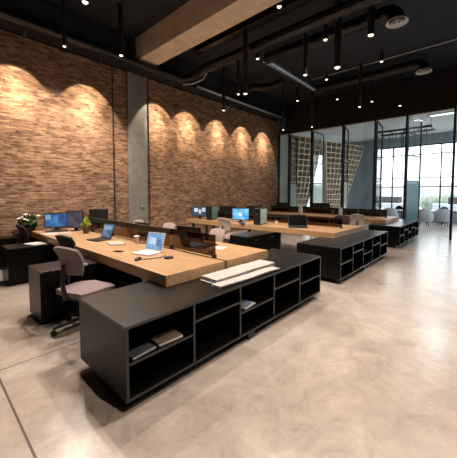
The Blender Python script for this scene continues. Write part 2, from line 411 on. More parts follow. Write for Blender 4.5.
def glazing(name, x, y0, y1, z0, z1, vs, hs, fw=.05, gl='glass'):
    r = sroot(name)
    fr = MB()
    fr.box(x, x + .1, y0, y1, z0, z0 + fw).box(x, x + .1, y0, y1, z1 - fw, z1)
    fr.box(x, x + .1, y0, y0 + fw, z0, z1).box(x, x + .1, y1 - fw, y1, z0, z1)
    fr.build('window_frame', M['frame'], r)
    for v in vs: bx(x + .005, x + .095, v - fw / 2, v + fw / 2, z0 + fw, z1 - fw).build('mullion', M['frame'], r)
    for h, a, b in hs: bx(x + .01, x + .09, a, b, h - .025, h + .025).build('transom', M['frame'], r)
    ys = [y0] + list(vs) + [y1]
    for a, b in zip(ys, ys[1:]): bx(x + .045, x + .055, a + .01, b - .01, z0 + .01, z1 - .01).build('pane', M[gl], r)
    return r
glazing('window_1', FX + .1, -3.2, 5.0, .55, 4.22, [-1.9, -.6, .7, 2.0, 2.95, 4.3], [(2.42, -3.2, 5.0), (1.92, -3.2, 5.0), (3.7, -3.2, 5.0)], .06)
glazing('window_2', FX + .1, 6.9, 11.7, .55, 4.22, [8.1, 9.3, 10.5], [(2.42, 6.9, 11.7), (3.5, 6.9, 11.7)], .06)

fr_ = sroot('wall_far_right')
bx(GX + .2, FX + .3, -4.4, -4.2, 4.22, FCZ).build('window_head', M['farwall'], fr_)
bx(GX + .2, FX + .3, -4.4, -4.2, 0, .3).build('window_sill', M['farwall'], fr_)
w4 = sroot('added_window_4')  # unseen side glazing, added to bring more daylight into the far room
for k in range(6):
    x = GX + .25 + k * 1.26; bx(x - .03, x + .03, -4.35, -4.25, .3, 4.22).build('mullion', M['frame'], w4)
    if k < 5: bx(x + .03, x + 1.23, -4.305, -4.295, .3, 4.22).build('pane', M['glass'], w4)
for z in (.33, 2.4, 4.19): bx(GX + .2, FX + .3, -4.34, -4.26, z - .03, z + .03).build('transom', M['frame'], w4)
# glazed partition: fixed posts, top rail, pivot doors standing open
pr_ = sroot('window_3')
bx(GX, GX + .14, .93, WY, 4.36, 4.42).build('top_rail', M['frame'], pr_)
bx(GX + .01, GX + .03, .93, WY, 4.33, 4.36).build('rail_strip', M['silver'], pr_)
PY = [7.22, 6.06, 4.65, 3.40, 2.34, .95]
for y in PY: bx(GX, GX + .12, y - .035, y + .035, 0, 4.36).build('mullion', M['frame'], pr_)
bx(GX + .055, GX + .065, PY[0] + .035, WY, 0, 4.36).build('pane', M['frost'], pr_)
bx(GX + .055, GX + .065, 3.43, 3.85, 1.02, 4.36).build('pane', M['glass'], pr_)
def pivot_door(n, y, ang, film):
    r = sroot('door_%d' % n); r.location = (GX + .06, y - .05, 0); r.rotation_euler = (0, 0, math.radians(ang - 90))
    L = 1.12; f = .04
    fr = MB()
    fr.box(.0, f, -.025, .025, .02, 4.34).box(L - f, L, -.025, .025, .02, 4.34).box(f, L - f, -.025, .025, .02, .08).box(f, L - f, -.025, .025, 4.29, 4.34)
    fr.build('door_frame', M['frame'], r)
    for z in (2.02, 2.95, 3.75): bx(f, L - f, -.02, .02, z - .02, z + .02).build('rail', M['frame'], r)
    bx(f, L - f, -.006, .006, .08, 2.0).build('film_panel', M[film], r)
    bx(f, L - f, -.004, .004, 2.04, 4.29).build('pane', M['glass'], r)
    MB().tube([(L - .1, -.05, .95), (L - .1, -.05, 1.35)], .012).box(L - .105, L - .095, -.05, -.02, .98, 1.0).box(L - .105, L - .095, -.05, -.02, 1.3, 1.32).build('handle', M['greymetal'], r)
    return r
pivot_door(1, 7.22, 103, 'frost'); pivot_door(2, 6.06, 90, 'frost'); pivot_door(3, 4.65, 103, 'frost'); pivot_door(4, 3.40, 95, 'glass'); pivot_door(5, 2.36, 77, 'bluefilm')
# wall_right continues beyond the partition; low glazing to its right stays open for the walkway

# outside
struct('ground_outside', bx(-10, 70, -45, 45, -.45, -.22), M['ground'])
def rough_hedge(name, x0, x1, y0, y1, h, lab):
    mb = MB(); rnd = random.Random(5)
    n = int((y1 - y0) / .9)
    for k in range(n):
        mb.ball(((x0 + x1) / 2 + rnd.uniform(-.2, .2), y0 + (k + .5) * (y1 - y0) / n, h * .45), h * .55, 2, (1, 1, 1 + rnd.uniform(-.1, .2)))
    o = mb.build(name, M['hedge'], smooth=True); tag(o, lab, 'hedge'); return o
rough_hedge('hedge', 33, 34, -6, 5, 1.5, 'low grey-green hedge outside the far window')
bd = thing('building', 'pale rendered building across the way outside the far windows', 'building', (46, 6, -.12))
bx(0, 6, -22, 22, 0, 3.0).build('wall', M['facade'], bd)
for k in range(8):
    w = bx(-.05, .02, -20 + k * 5, -17.6 + k * 5, .9, 2.3).build('window', M['carpaint'], bd)
for k, (y, lab) in enumerate(((7.2, 'pale parked car outside the far window, left one'), (1.4, 'pale parked car outside the far window, right one'))):
    c = thing('car', lab, 'car', (29, y, -.12), group='parked cars')
    MB().poly([(-.85, .3), (-.85, .75), (-.8, .82), (.8, .82), (.85, .75), (.85, .3)], -2.1, 2.1).build('body', M['carpaint'], c)
    MB().poly([(-.75, .82), (-.55, 1.38), (.55, 1.38), (.75, .82)], -1.2, 1.1).build('cabin', M['plastic'], c)
    for yy in (-1.3, 1.3):
        for s in (-.75, .75): MB().tube([(s - .1, yy, .31), (s + .1, yy, .31)], .31, 16).build('wheel', M['plastic'], c)

# ------------------------------------------------------------------ storage benches
ZB, ZT = .085, .63
def bench(name, label, x0, L, Y0=1.84, D=.83, shelves=(.35, .455, .335, .43, .345)):
    r = thing(name, label, 'storage bench', (x0, Y0, 0), group='black storage benches')
    t = .022; lm = M['laminate']; E = M['lit_edge']; e = .0015
    def pn(name, x0, x1, y0, y1, z0, z1, mat=lm, bevel=0):
        o = bx(x0, x1, y0, y1, z0, z1, bevel=bevel).build(name, mat, r)
        bx(x0 + .001, x1 - .001, y0 - e, y0, z0 + .001, z1 - .001).build('lit_edge_strip', E, o)  # thin lighter front face: light on the panel edge put into colour
    pn('top_panel', 0, L, 0, D, ZT - t, ZT, M['laminate_top'])
    pn('bottom_panel', 0, L, 0, D, ZB, ZB + t)
    pn('side_panel', 0, t, 0, D, ZB + t, ZT - t)
    pn('side_panel', L - t, L, 0, D, ZB + t, ZT - t)
    bx(t, L - t, D - .015, D, ZB + t, ZT - t).build('back_panel', lm, r)
    xs = [t / 2 + (L - t) * k / 5 for k in range(6)]
    for x in xs[1:-1]: pn('divider', x - t / 2, x + t / 2, .002, D - .015, ZB + t, ZT - t)
    for k in range(5):
        z = shelves[k]; pn('shelf', xs[k] + t / 2, xs[k + 1] - t / 2, .004, D - .015, z - t / 2, z + t / 2)
    bx(.16, L - .16, .12, D - .05, 0, ZB).build('plinth', M['plastic'], r)
    for x in (L * .47,): bx(x - .06, x + .06, .02, .12, 0, ZB).build('foot', M['plastic'], r)
    return r
B1 = bench('storage_bench', 'long black open-shelf bench in front, with a stack of plans on top', .93, 3.04)
B2 = bench('storage_bench', 'black open-shelf bench standing behind the front one, second along the walkway', 4.73, 2.93)
B3 = bench('storage_bench', 'farthest black open-shelf bench, beside the glazed partition', 8.96, 2.73)

# ------------------------------------------------------------------ desks
def desk(label, x0, x1, y0=2.33, y1=7.14):
    r = thing('desk', label, 'desk', (x0, y0, 0), group='thick wooden desks')
    w = x1 - x0; L = y1 - y0
    bx(0, w, 0, L, .632, .75, bevel=.004).build('tabletop', M['wood'], r)
    for yy in (2.3, L - .25):
        for xx in (.10, w - .16):
            bx(xx, xx + .06, yy, yy + .06, 0, .632).build('leg', M['blackmetal'], r)
    bx(w * .48, w * .54, 1.9, L - .2, .55, .632).build('cross_beam', M['blackmetal'], r)
    return r
def divider(label, x, zt, y0=2.5, y1=7.1):
    r = thing('desk_screen', label, 'desk screen', (x, y0, .75), group='low screens between the desks')
    L = y1 - y0; h = zt - .75
    n = 5
    for k in range(n):
        a = L * k / n; b = L * (k + 1) / n
        bx(-.006, .006, a + .01, b - .01, .02, h - .09 if k else h).build('screen_panel', M['smoke'], r)
    bx(-.022, .022, L / n, L, h - .09, h, bevel=.004).build('top_rail', M['blackmetal'], r)
    for k in range(n + 1):
        y = min(max(L * k / n, .03), L - .03)
        bx(-.02, .02, y - .025, y + .025, 0, .05).build('clamp', M['plastic'], r)
    return r
DX = [(1.60, 2.425, 2.465, 3.31), (5.66, 6.48, 6.52, 7.36), (9.45, 10.27, 10.31, 11.12)]
desk('thick oak desk nearest the camera, one end on the front black bench', DX[0][0], DX[0][1])
desk('oak desk directly behind the nearest one, back to back with it', DX[0][2], DX[0][3])
divider('smoked desk screen with black rail between the two nearest oak desks', 2.445, 1.04)
desk('oak desk of the middle island, on the near side with two computer towers', DX[1][0], DX[1][1])
desk('oak desk of the middle island, on the side facing the partition', DX[1][2], DX[1][3])
dv = divider('black desk screen along the middle island desks', 6.50, .985)
desk('oak desk of the farthest island, on its near side', DX[2][0], DX[2][1])
desk('oak desk of the farthest island, on the side nearest the glazed partition', DX[2][2], DX[2][3])
divider('black desk screen along the farthest island desks', 10.29, 1.02)

# sideboards under / beside the desks
def sideboard(label, x0, y0, L=1.3, W=.5, sgn=1):
    r = thing('sideboard', label, 'sideboard', (x0, y0, 0), group='low black sideboards beside the desks')
    t = .02; lm = M['laminate']
    bx(0, L, 0, W, .61, .63, bevel=.002).build('top_panel', M['laminate_top'], r)
    bx(0, L, 0, W, .03, .05).build('bottom_panel', lm, r)
    bx(0, t, 0, W, .05, .61).build('side_panel', lm, r)
    bx(L - t, L, 0, W, .05, .61).build('side_panel', lm, r)
    bx(t, L - t, W - .015, W, .05, .61).build('back_panel', lm, r)
    bx(L / 2 - .01, L / 2 + .01, .0, W - .015, .05, .61).build('divider', lm, r)
    for k in range(2):
        a = t if k == 0 else L / 2 + .01; b = L / 2 - .01 if k == 0 else L - t
        f = bx(a + .003, b - .003, .004, .022, .33, .607).build('drawer', lm, r)
        bx((a + b) / 2 - .05, (a + b) / 2 + .05, -.012, .004, .53, .542).build('handle', M['blackmetal'] if x0 < 4 else M['greymetal'], f)
        f = bx(a + .003, b - .003, .004, .022, .053, .325).build('drawer', lm, r)
        bx((a + b) / 2 - .05, (a + b) / 2 + .05, -.012, .004, .25, .262).build('handle', M['blackmetal'] if x0 < 4 else M['greymetal'], f)
    bx(.05, L - .05, .05, W - .05, 0, .03).build('plinth', M['plastic'], r)
    return r
sideboard('low black sideboard behind the mauve chair, under the nearest desk', .93, 3.86)
sideboard('low black sideboard with loose papers on top, farther along the nearest desk', .98, 5.88)
sideboard('grey-topped black sideboard reaching out from the middle island, with bright handles', 4.62, 3.78, L=1.25)

def wall_cabinet(label, x0, x1):
    r = thing('wall_cabinet', label, 'cabinet', (x0, 7.25, 0), group='low cabinets along the brick wall')
    w = x1 - x0; lm = M['laminate']
    bx(0, w, .02, .48, .06, .61).build('body', lm, r)
    bx(-.004, w + .004, 0, .485, .61, .63).build('top_panel', lm, r)
    bx(.03, w - .03, .05, .45, 0, .06).build('plinth', M['plastic'], r)
    for a, b in ((.004, w / 2 - .002), (w / 2 + .002, w - .004)):
        d = bx(a, b, 0, .019, .065, .605).build('door', lm, r)
        hx = b - .04 if a < .1 else a + .04
        bx(hx - .006, hx + .006, -.02, 0, .3, .42).build('handle', M['blackmetal'], d)
    return r
wall_cabinet('low black cabinet against the brick wall at the left edge of the photo', -.4, 1.0)
wall_cabinet('low black cabinet against the brick wall, under the white flowers', 1.01, 2.41)
wall_cabinet('low black cabinet against the brick wall behind the far end of the oak desks', 2.42, 3.82)

# ------------------------------------------------------------------ office chairs
def chair(label, loc, face, fab, zt=.88, seat=.47, arms=(-1, 1), wback=.42):
    """face: heading in degrees of the way the sitter looks"""
    r = thing('office_chair', label, 'office chair', (loc[0], loc[1], 0), math.radians(face), group='swivel office chairs')
    def seatfn(u, v):
        x = -.22 + .46 * u; y = (-.24 + .48 * v)
        e = max(0, abs(2 * v - 1) - .6) + max(0, u - .7) * 1.2
        return (x * (1 - .05 * abs(2 * v - 1)), y * (1 - .12 * abs(2 * u - 1) ** 3), seat - .02 - .05 * e * e - .012 * math.cos((2 * v - 1) * 1.5))
    mb = MB().sheet(lambda u, v: seatfn(v, u), 14, 14, .055)
    mb.build('seat', fab, r, smooth=True)
    bx(-.16, .16, -.14, .14, seat - .12, seat - .055, bevel=.02).build('seat_mechanism', M['plastic'], r)
    zb = zt - .31
    def backfn(u, v):       # u across, v up
        a = (2 * u - 1); h = v
        w = wback / 2 * (.84 + .16 * math.sin(min(1, h * 1.3) * PI / 2))
        z = zb + (zt - zb) * h - .03 * a * a * (h > .5) * (h - .5) * 2
        x = -.20 - .07 * h - .03 * math.sin(h * PI) * -1 + .045 * a * a
        return (x, a * w, z)
    MB().sheet(backfn, 14, 12, .03).build('backrest', fab, r, smooth=True)
    MB().tube([(-.10, 0, seat - .09), (-.24, 0, seat - .06), (-.27, 0, seat + .1), (-.25, 0, zb + .12)], [.028, .028, .024, .018], 10).build('back_support', M['plastic'], r, smooth=True)
    if arms:
        for s in arms:
            a = MB().tube([(-.02, s * .15, seat - .09), (-.02, s * .27, seat - .07), (-.02, s * .275, seat + .17)], .017, 8).build('armrest', M['plastic'], r, smooth=True)
            bx(-.10, .22, s * .275 - .04, s * .275 + .04, seat + .17, seat + .2, bevel=.012).build('arm_pad', M['armpad'], a, smooth=True)
    MB().tube([(0, 0, .09), (0, 0, .25), (0, 0, .251), (0, 0, seat - .1)], [.03, .03, .02, .02], 12).build('gas_column', M['plastic'], r, smooth=True)
    star = MB().tube([(0, 0, .07), (0, 0, .13)], .045, 12)
    for k in range(5):
        t = 2 * PI * k / 5 + .3; c, s_ = math.cos(t), math.sin(t)
        star.tube([(.03 * c, .03 * s_, .115), (.18 * c, .18 * s_, .10), (.33 * c, .33 * s_, .075)], [.024, .02, .014], 8)
    st = star.build('star_base', M['plastic'], r, smooth=True)
    for k in range(5):
        t = 2 * PI * k / 5 + .3; c, s_ = math.cos(t), math.sin(t)
        px, py = .33 * c, .33 * s_
        mb = MB()
        for q in (-.014, .014):
            mb.tube([(px - s_ * (q - .009), py + c * (q - .009), .028), (px - s_ * (q + .009), py + c * (q + .009), .028)], .028, 12)
        mb.tube([(px, py, .04), (px, py, .08)], .008, 6)
        mb.build('caster', M['plastic'], st, smooth=True)
    return r
chair('mauve swivel chair with grey arms, nearest the camera behind the front bench', (1.28, 3.47), 16, M['fabric'], zt=.975, wback=.40, arms=(1,))
chair('black-backed swivel chair just beyond the mauve one at the nearest desk', (1.73, 4.97), 12, M['blackfab'], zt=.90, arms=())
chair('swivel chair seen edge-on by the white flowers at the desk end', (1.58, 6.90), 5, M['brownfab'], zt=.93, arms=())
chair('dusty pink swivel chair close behind the second desk, front one of two overlapping', (3.62, 3.86), 180, M['pinkfab'], zt=.875, arms=(), wback=.38)
chair('dusty pink swivel chair back seen above the black laptop, at the second desk', (3.62, 5.42), 180, M['pinkfab'], zt=.875, arms=())
chair('dusty pink swivel chair back seen in front of the concrete column', (3.62, 6.75), 180, M['pinkfab'], zt=.86, arms=())
chair('dusty pink swivel chair facing the big blue display, rear one of two overlapping', (5.35, 4.98), 0, M['pinkfab'], zt=.93, arms=())
chair('dark brown swivel chair at the middle island, on the partition side', (7.78, 3.05), 190, M['brownfab'], zt=.93, arms=())
chair('pale swivel chair at the farthest island behind the dark brown chair', (9.05, 2.95), 0, M['paper2'], zt=.93, arms=(), wback=.36)

# ------------------------------------------------------------------ computers
def monitor(label, loc, yaw, w, h, scr, zc=.24, tilt=0, emblem=False):
    """yaw: heading in degrees that the screen faces; local +X is the facing direction"""
    r = thing('monitor', label, 'monitor', loc, math.radians(yaw), group='desk monitors')
    hz = zc
    T = Matrix.Translation((0, 0, hz)) @ Matrix.Rotation(-tilt, 4, 'Y')
    f = MB().box(-.035, 0, -w / 2, w / 2, -h / 2, h / 2, bevel=.006, mtx=T).build('housing', M['plastic'], r)
    s = MB().box(0, .002, -w / 2 + .018, w / 2 - .018, -h / 2 + .02, h / 2 - .018).build('screen', M[scr], r)
    s.matrix_local = T
    if emblem:
        for a, b in ((-1, -1), (-1, 1), (1, -1), (1, 1)):
            e = MB().box(.003, .005, a * .022 - .018, a * .022 + .018, b * .022 - .018, b * .022 + .018).build('emblem', M['emblem'], s)
    MB().box(-.06, -.03, -.035, .035, .01, hz).build('stand', M['plastic'], r)
    MB().lathe([(0, 0), (.11, 0), (.11, .008), (.03, .014), (0, .014)], (-.03, 0, 0), 20).build('foot', M['plastic'], r)
    return r
Z = .75
monitor('monitor with a lit blue desktop, farthest left on the nearest desk', (2.02, 6.98, Z), -105, .45, .31, 'scr_blue', zc=.21)
monitor('black monitor with a dim dark screen, right of the blue one on the nearest desk', (2.24, 6.56, Z), -142, .37, .37, 'scr_dark', zc=.24)
monitor('black monitor turned away beside the green plant', (2.82, 6.74, Z), 62, .40, .34, 'scr_off', zc=.26)
monitor('slate desktop monitor with white windows, by the brick wall on the middle island', (5.93, 6.78, Z), -140, .52, .32, 'scr_grey', zc=.24)
monitor('monitor with a bright light-blue desktop and pale emblem on the middle island', (6.02, 5.17, Z), -138, .48, .34, 'scr_win', zc=.22, emblem=True)
monitor('black monitor with its back to us between the tower and the bright blue display', (6.85, 6.43, Z), 40, .56, .33, 'scr_off', zc=.22)
monitor('black monitor standing behind the bright blue display', (6.9, 5.35, Z), 20, .5, .34, 'scr_off', zc=.25)
monitor('black monitor with its back to us on the farthest island desk, before the lattice', (10.7, 5.0, Z), 40, .7, .34, 'scr_off', zc=.25)
monitor('black monitor leftmost on the farthest island desk, next to the brick wall end', (10.7, 6.75, Z), 40, .62, .32, 'scr_off', zc=.24)

def tower(label, loc, yaw, side):
    r = thing('computer_tower', label, 'computer tower', loc, math.radians(yaw), group='desktop computer towers')
    bx(-.22, .20, -.09, .09, .012, .42, bevel=.006).build('case', M['plastic'], r)
    bx(.20, .216, -.088, .088, .014, .418, bevel=.005).build('front_panel', M['blackmetal'], r)
    bx(-.20, .19, .09, .094, .03, .40).build('side_panel', M[side], r)
    for z in (.34, .37): bx(.216, .22, -.06, .06, z, z + .018).build('drive_bay', M['plastic'], r)
    MB().tube([(.216, 0, .28), (.221, 0, .28)], .011).build('power_button', M['greymetal'], r)
    for x in (-.17, .15):
        for y in (-.06, .06): MB().tube([(x, y, 0), (x, y, .012)], .014, 8).build('foot', M['plastic'], r)
    return r
tower('black computer tower with a teal side, by the brick wall on the middle island', (6.02, 6.32, Z), 200, 'tealside')
tower('black computer tower with a pale green side, right of the bright blue display', (5.93, 4.42, Z), 192, 'paleside')

def laptop(label, loc, yaw, body, scr, w=.33, d=.23, open_=108, key='plastic'):
    """yaw: the way the screen faces"""
    r = thing('laptop', label, 'laptop', loc, math.radians(yaw), group='open laptops')
    b = bx(-.02, d - .02, -w / 2, w / 2, .002, .018, bevel=.004).build('base', M[body], r)
    bx(.02, d * .52, -w / 2 + .02, w / 2 - .02, .018, .0195).build('keyboard', M[key], b)
    bx(d * .58, d * .85, -.05, .05, .018, .019).build('touchpad', M[body], b)
    T = Matrix.Translation((-.02, 0, .018)) @ Matrix.Rotation(-math.radians(open_ - 90), 4, 'Y')
    l = MB().box(-.010, 0, -w / 2, w / 2, 0, d, bevel=.003).build('lid', M[body], r); l.matrix_local = T
    s = MB().box(.0, .0015, -w / 2 + .012, w / 2 - .012, -d / 2 + .018, d / 2 - .012).build('screen', M[scr], r)
    s.matrix_local = T @ Matrix.Translation((0, 0, d / 2))
    return r
laptop('silver laptop with a blue picture on screen on the nearest desk', (2.13, 3.42, Z), 194, 'silver', 'scr_mac', w=.31, d=.25, key='silver')
laptop('black laptop with a blue-grey screen in the middle of the nearest desk', (2.17, 4.98, Z), 188, 'plastic', 'scr_lap', w=.31, d=.26)
laptop('black laptop seen from behind on the second desk, over the smoked screen', (2.76, 3.30, Z), 10, 'plastic', 'scr_off', w=.46, d=.32)
laptop('closed-looking dark laptop farther back on the second desk beyond the screen rail', (2.78, 4.62, Z), 5, 'plastic', 'scr_off', w=.42, d=.28)
laptop('black laptop with a blank screen on the middle island desk', (6.08, 3.42, Z), 215, 'plastic', 'scr_off', w=.44, d=.28)

# ------------------------------------------------------------------ desk clutter
def mouse(label, loc, yaw):
    r = thing('computer_mouse', label, 'computer mouse', loc, math.radians(yaw), group='black computer mice')
    MB().lathe([(0, 0), (.03, 0), (.034, .008), (.03, .022), (.018, .032), (0, .035)], (0, 0, 0), 16, Matrix.Diagonal((1.75, 1, 1, 1))).build('body', M['plastic'], r, smooth=True)
    MB().tube([(.028, -.004, .031), (.028, .004, .031)], .008, 10).build('scroll_wheel', M['greymetal'], r)
    return r
mouse('black mouse near the front edge of the nearest desk', (1.76, 3.13, Z), 30)
mouse('black mouse on the second desk corner, at the foot of the smoked screen', (2.62, 2.78, Z), 60)
mouse('black mouse beside the silver laptop, nearer the desk screen', (2.05, 2.92, Z), 150)
o = MB().tube([(1.80, 3.10, .756), (1.92, 3.06, .755), (2.0, 3.02, .755), (2.06, 3.06, .755), (2.12, 3.08, .755)], .005, 8).build('cable', M['plastic'], smooth=True)
tag(o, 'black cable lying across the nearest desk before the silver laptop', 'cable')
r = thing('smartphone', 'small black phone lying on the nearest desk edge', 'phone', (1.83, 3.78, Z), .4)
bx(-.035, .035, -.07, .07, 0, .009, bevel=.003).build('body', M['plastic'], r); bx(-.032, .032, -.062, .062, .009, .0098).build('screen', M['scr_off'], r)
r = thing('notebook', 'open pale notebook beside the black laptop on the nearest desk', 'notebook', (2.10, 4.42, Z), -.2)
bx(-.11, .11, -.16, .16, 0, .004).build('cover', M['plastic'], r); bx(-.105, .105, -.155, .155, .004, .012).build('pages', M['paper2'], r)
r = thing('paper_cup', 'kraft paper cup beside the silver laptop against the desk screen', 'cup', (2.33, 4.18, Z))
MB().lathe([(0, 0), (.032, 0), (.042, .11), (.038, .11), (.03, .006), (0, .006)], n=20).build('body', M['cup'], r, smooth=True)
MB().lathe([(.030, .112), (.045, .110), (.045, .118), (.038, .126), (0, .126)], n=20).build('lid', M['white'], r, smooth=True)
def sheets(name, label, cat, loc, yaw, n, w, h, mat, grp=None, th=.003):
    r = thing(name, label, cat, loc, yaw, grp) if n > 1 else None
    rnd = random.Random(len(label))
    if r is None:
        o = bx(-w / 2, w / 2, -h / 2, h / 2, 0, th).build(name, M[mat]); o.location = loc; o.rotation_euler = (0, 0, yaw); return tag(o, label, cat, grp)
    for k in range(n):
        a = rnd.uniform(-.08, .08)
        o = bx(-w / 2, w / 2, -h / 2, h / 2, 0, th).build('sheet', M[mat], r); o.location = (rnd.uniform(-.02, .02), rnd.uniform(-.02, .02), k * th); o.rotation_euler = (0, 0, a)
    return r
sheets('paper_sheet', 'loose papers spread on the far sideboard beside the desk', 'papers', (1.42, 6.1, .63), .3, 4, .21, .3, 'paper')
sheets('paper_sheet', 'white sheet lying at the far left end of the nearest desk', 'papers', (1.74, 6.42, Z), .2, 1, .21, .3, 'paper')
sheets('paper_sheet', 'white sheet in front of the dim dark monitor on the nearest desk', 'papers', (1.98, 6.36, Z), .6, 1, .21, .3, 'paper2')
sheets('paper_sheet', 'pale sheet lying behind the smoked screen on the second desk', 'papers', (2.93, 3.0, Z), .3, 1, .21, .3, 'paper')
r = thing('keyboard', 'black keyboard in front of the lit blue monitor', 'keyboard', (1.93, 6.68, Z), math.radians(-15))
bx(-.2, .2, -.065, .065, 0, .015, bevel=.004).build('case', M['plastic'], r); bx(-.19, .19, -.055, .055, .015, .02).build('keys', M['blackmetal'], r)
r = thing('keyboard', 'dark keyboard in front of the bright light-blue display', 'keyboard', (5.76, 4.90, Z), math.radians(52))
bx(-.2, .2, -.065, .065, 0, .015, bevel=.004).build('case', M['plastic'], r); bx(-.19, .19, -.055, .055, .015, .02).build('keys', M['blackmetal'], r)
# white mug on the middle island
r = thing('mug', 'small white mug beside the blank laptop on the middle island', 'mug', (6.12, 4.05, Z))
MB().lathe([(0, 0), (.036, 0), (.04, .01), (.04, .095), (.036, .095), (.034, .01), (0, .01)], n=20).build('body', M['white'], r, smooth=True)
MB().tube([(.038, 0, .075), (.062, 0, .07), (.066, 0, .045), (.058, 0, .025), (.038, 0, .02)], .006, 8).build('handle', M['white'], r, smooth=True)
# upright magazine files on the farthest desk
for (x, y, lab) in ((9.72, 5.35, 'pale upright file box standing on the farthest desk, left of the two'), (9.72, 3.82, 'pale upright file box standing on the farthest desk, right of the two')):
    r = thing('file_box', lab, 'file box', (x, y, Z), .2, 'upright file boxes')
    MB().poly([(-.12, 0), (.12, 0), (.12, .2), (-.02, .32), (-.12, .32)], -.045, .045).build('body', M['paper'], r)
    bx(-.10, .09, -.035, .035, .19, .21).build('papers', M['paper2'], r)
# chair-like pale thing beside the middle bench: white waste bin
r = thing('waste_bin', 'white waste bin beside the dark brown chair', 'waste bin', (8.12, 2.62, 0))
MB().lathe([(0, 0), (.12, 0), (.15, .5), (.14, .5), (.11, .01), (0, .01)], n=20).build('body', M['white'], r, smooth=True)
MB().lathe([(.152, .485), (.158, .49), (.158, .505), (.14, .505)], n=20).build('rim', M['greymetal'], r, smooth=True)
r = thing('waste_bin', 'dark grey waste bin under the middle island desk', 'waste bin', (6.35, 4.22, 0))
MB().lathe([(0, 0), (.12, 0), (.14, .4), (.13, .4), (.11, .01), (0, .01)], n=20).build('body', M['armpad'], r, smooth=True)
MB().lathe([(.142, .385), (.148, .39), (.148, .405), (.13, .405)], n=20).build('rim', M['plastic'], r, smooth=True)

# plants
def leafball(mb, c, R, n, size, rnd, flat=.35):
    for _ in range(n):
        v = Vector((rnd.gauss(0, 1), rnd.gauss(0, 1), rnd.gauss(0, 1))).normalized() * R * rnd.uniform(.55, 1)
        q = Euler((rnd.uniform(0, 6), rnd.uniform(0, 6), rnd.uniform(0, 6))).to_matrix()
        s = size * rnd.uniform(.7, 1.3)
        pts = [(-s, 0, 0), (-.3 * s, flat * s, .08 * s), (.5 * s, flat * .8 * s, .05 * s), (s, 0, -.1 * s), (.5 * s, -flat * .8 * s, .05 * s), (-.3 * s, -flat * s, .08 * s)]
        vs = [mb.bm.verts.new(Vector(c) + v + q @ Vector(p)) for p in pts]
        mb.bm.faces.new(vs)
rnd = random.Random(3)
r = thing('potted_plant', 'small bright green plant in a pot between the monitors on the desk', 'plant', (2.25, 5.99, Z))
MB().lathe([(0, 0), (.05, 0), (.065, .11), (.058, .11), (.05, .09), (0, .09)], n=20).build('pot', M['clay'], r, smooth=True)
mb = MB(); leafball(mb, (0, 0, .19), .085, 150, .038, rnd); leafball(mb, (0, 0, .26), .05, 50, .034, rnd)
mb.build('foliage', M['leaf'], r)
mb = MB()
for k in range(5): mb.tube([(0, 0, .08), (rnd.uniform(-.04, .04), rnd.uniform(-.04, .04), .2)], .004, 6)
mb.build('stem', M['darkleaf'], r)
r = thing('flower_pot', 'white flowers in a dark pot on the low wall cabinet', 'flowers', (1.62, 7.48, .63))
MB().lathe([(0, 0), (.09, 0), (.13, .16), (.12, .17), (.1, .14), (0, .14)], n=20).build('pot', M['pot'], r, smooth=True)
mb = MB(); leafball(mb, (0, 0, .27), .17, 170, .065, rnd); mb.build('foliage', M['darkleaf'], r)
for k in range(11):
    t = rnd.uniform(0, 6.28); q = rnd.uniform(.03, .2); c = Vector((q * math.cos(t), q * math.sin(t), .33 + rnd.uniform(0, .14)))
    mb = MB()
    for a in range(6):
        A = 2 * PI * a / 6
        mb.ball(c + Vector((.028 * math.cos(A), .028 * math.sin(A), 0)), .022, 1, (1, 1, .6))
    mb.ball(c + Vector((0, 0, .01)), .02, 1)
    mb.build('flower', M['petal'], r, smooth=True)

# papers and magazines on / in the front bench
def plan(label, cx, cy, z, L, W, yaw, n, lift):
    r = thing('paper_stack', label, 'paper stack', (cx, cy, z), yaw, 'large sheets on the front bench')
    for k in range(n):
        rn = random.Random(k + int(L * 100)); th = .011
        dx, dy = rn.uniform(-.012, .012), rn.uniform(-.008, .008)
        def fn(u, v, k=k, dx=dx, dy=dy):
            x = (u - .5) * L; y = (v - .5) * W
            curl = lift * (1 - v) ** 3 * .25 + .004 * math.sin(u * 9 + k) * (k + 1) / n
            return (x + dx, y + dy, .007 + k * .0125 + max(0, curl))
        MB().sheet(fn, 16, 6, .010).build('sheet', M['paper'] if k % 2 == 0 else M['paper2'], r, smooth=True)
    return r
plan('thick stack of folded white plans on the front bench top, rear one', 2.49, 2.135, .63, 1.02, .23, math.radians(-1), 4, .0)
plan('thin pale plan lying on the front bench edge, nearer the shelves than the thick stack', 2.41, 1.945, .63, .98, .12, math.radians(-2), 2, .012)
def magazine(label, cx, cy, z, yaw, w, h, th, m, pages='paper'):
    r = thing('magazine', label, 'magazine', (cx, cy, z), yaw, 'magazines in the front bench')
    bx(-w / 2, w / 2, -h / 2, h / 2, th * .15, th * .85).build('pages', M['white'], r)
    c = MB(); c.box(-w / 2, w / 2 + .001, -h / 2 + .004, h / 2 + .001, 0, th * .15); c.box(-w / 2, w / 2 + .001, -h / 2 + .004, h / 2 + .001, th * .85, th)
    c.build('cover', M[m], r); return r
magazine('magazine with dark slate cover lying at the left end of the upper-left shelf', 1.09, 1.925, .361, .1, .20, .11, .016, 'darkcover')
magazine('thick brown-covered book lying on the upper-left shelf, right of the slate magazine', 1.33, 1.935, .361, -.05, .22, .14, .024, 'browncover')
magazine('white magazine at the bottom of the pair in the third compartment', 2.34, 1.94, .346, .1, .20, .15, .010, 'paper')
magazine('blue-covered magazine on top of the pair in the third compartment', 2.33, 1.94, .356, .3, .17, .13, .010, 'bluepaper')

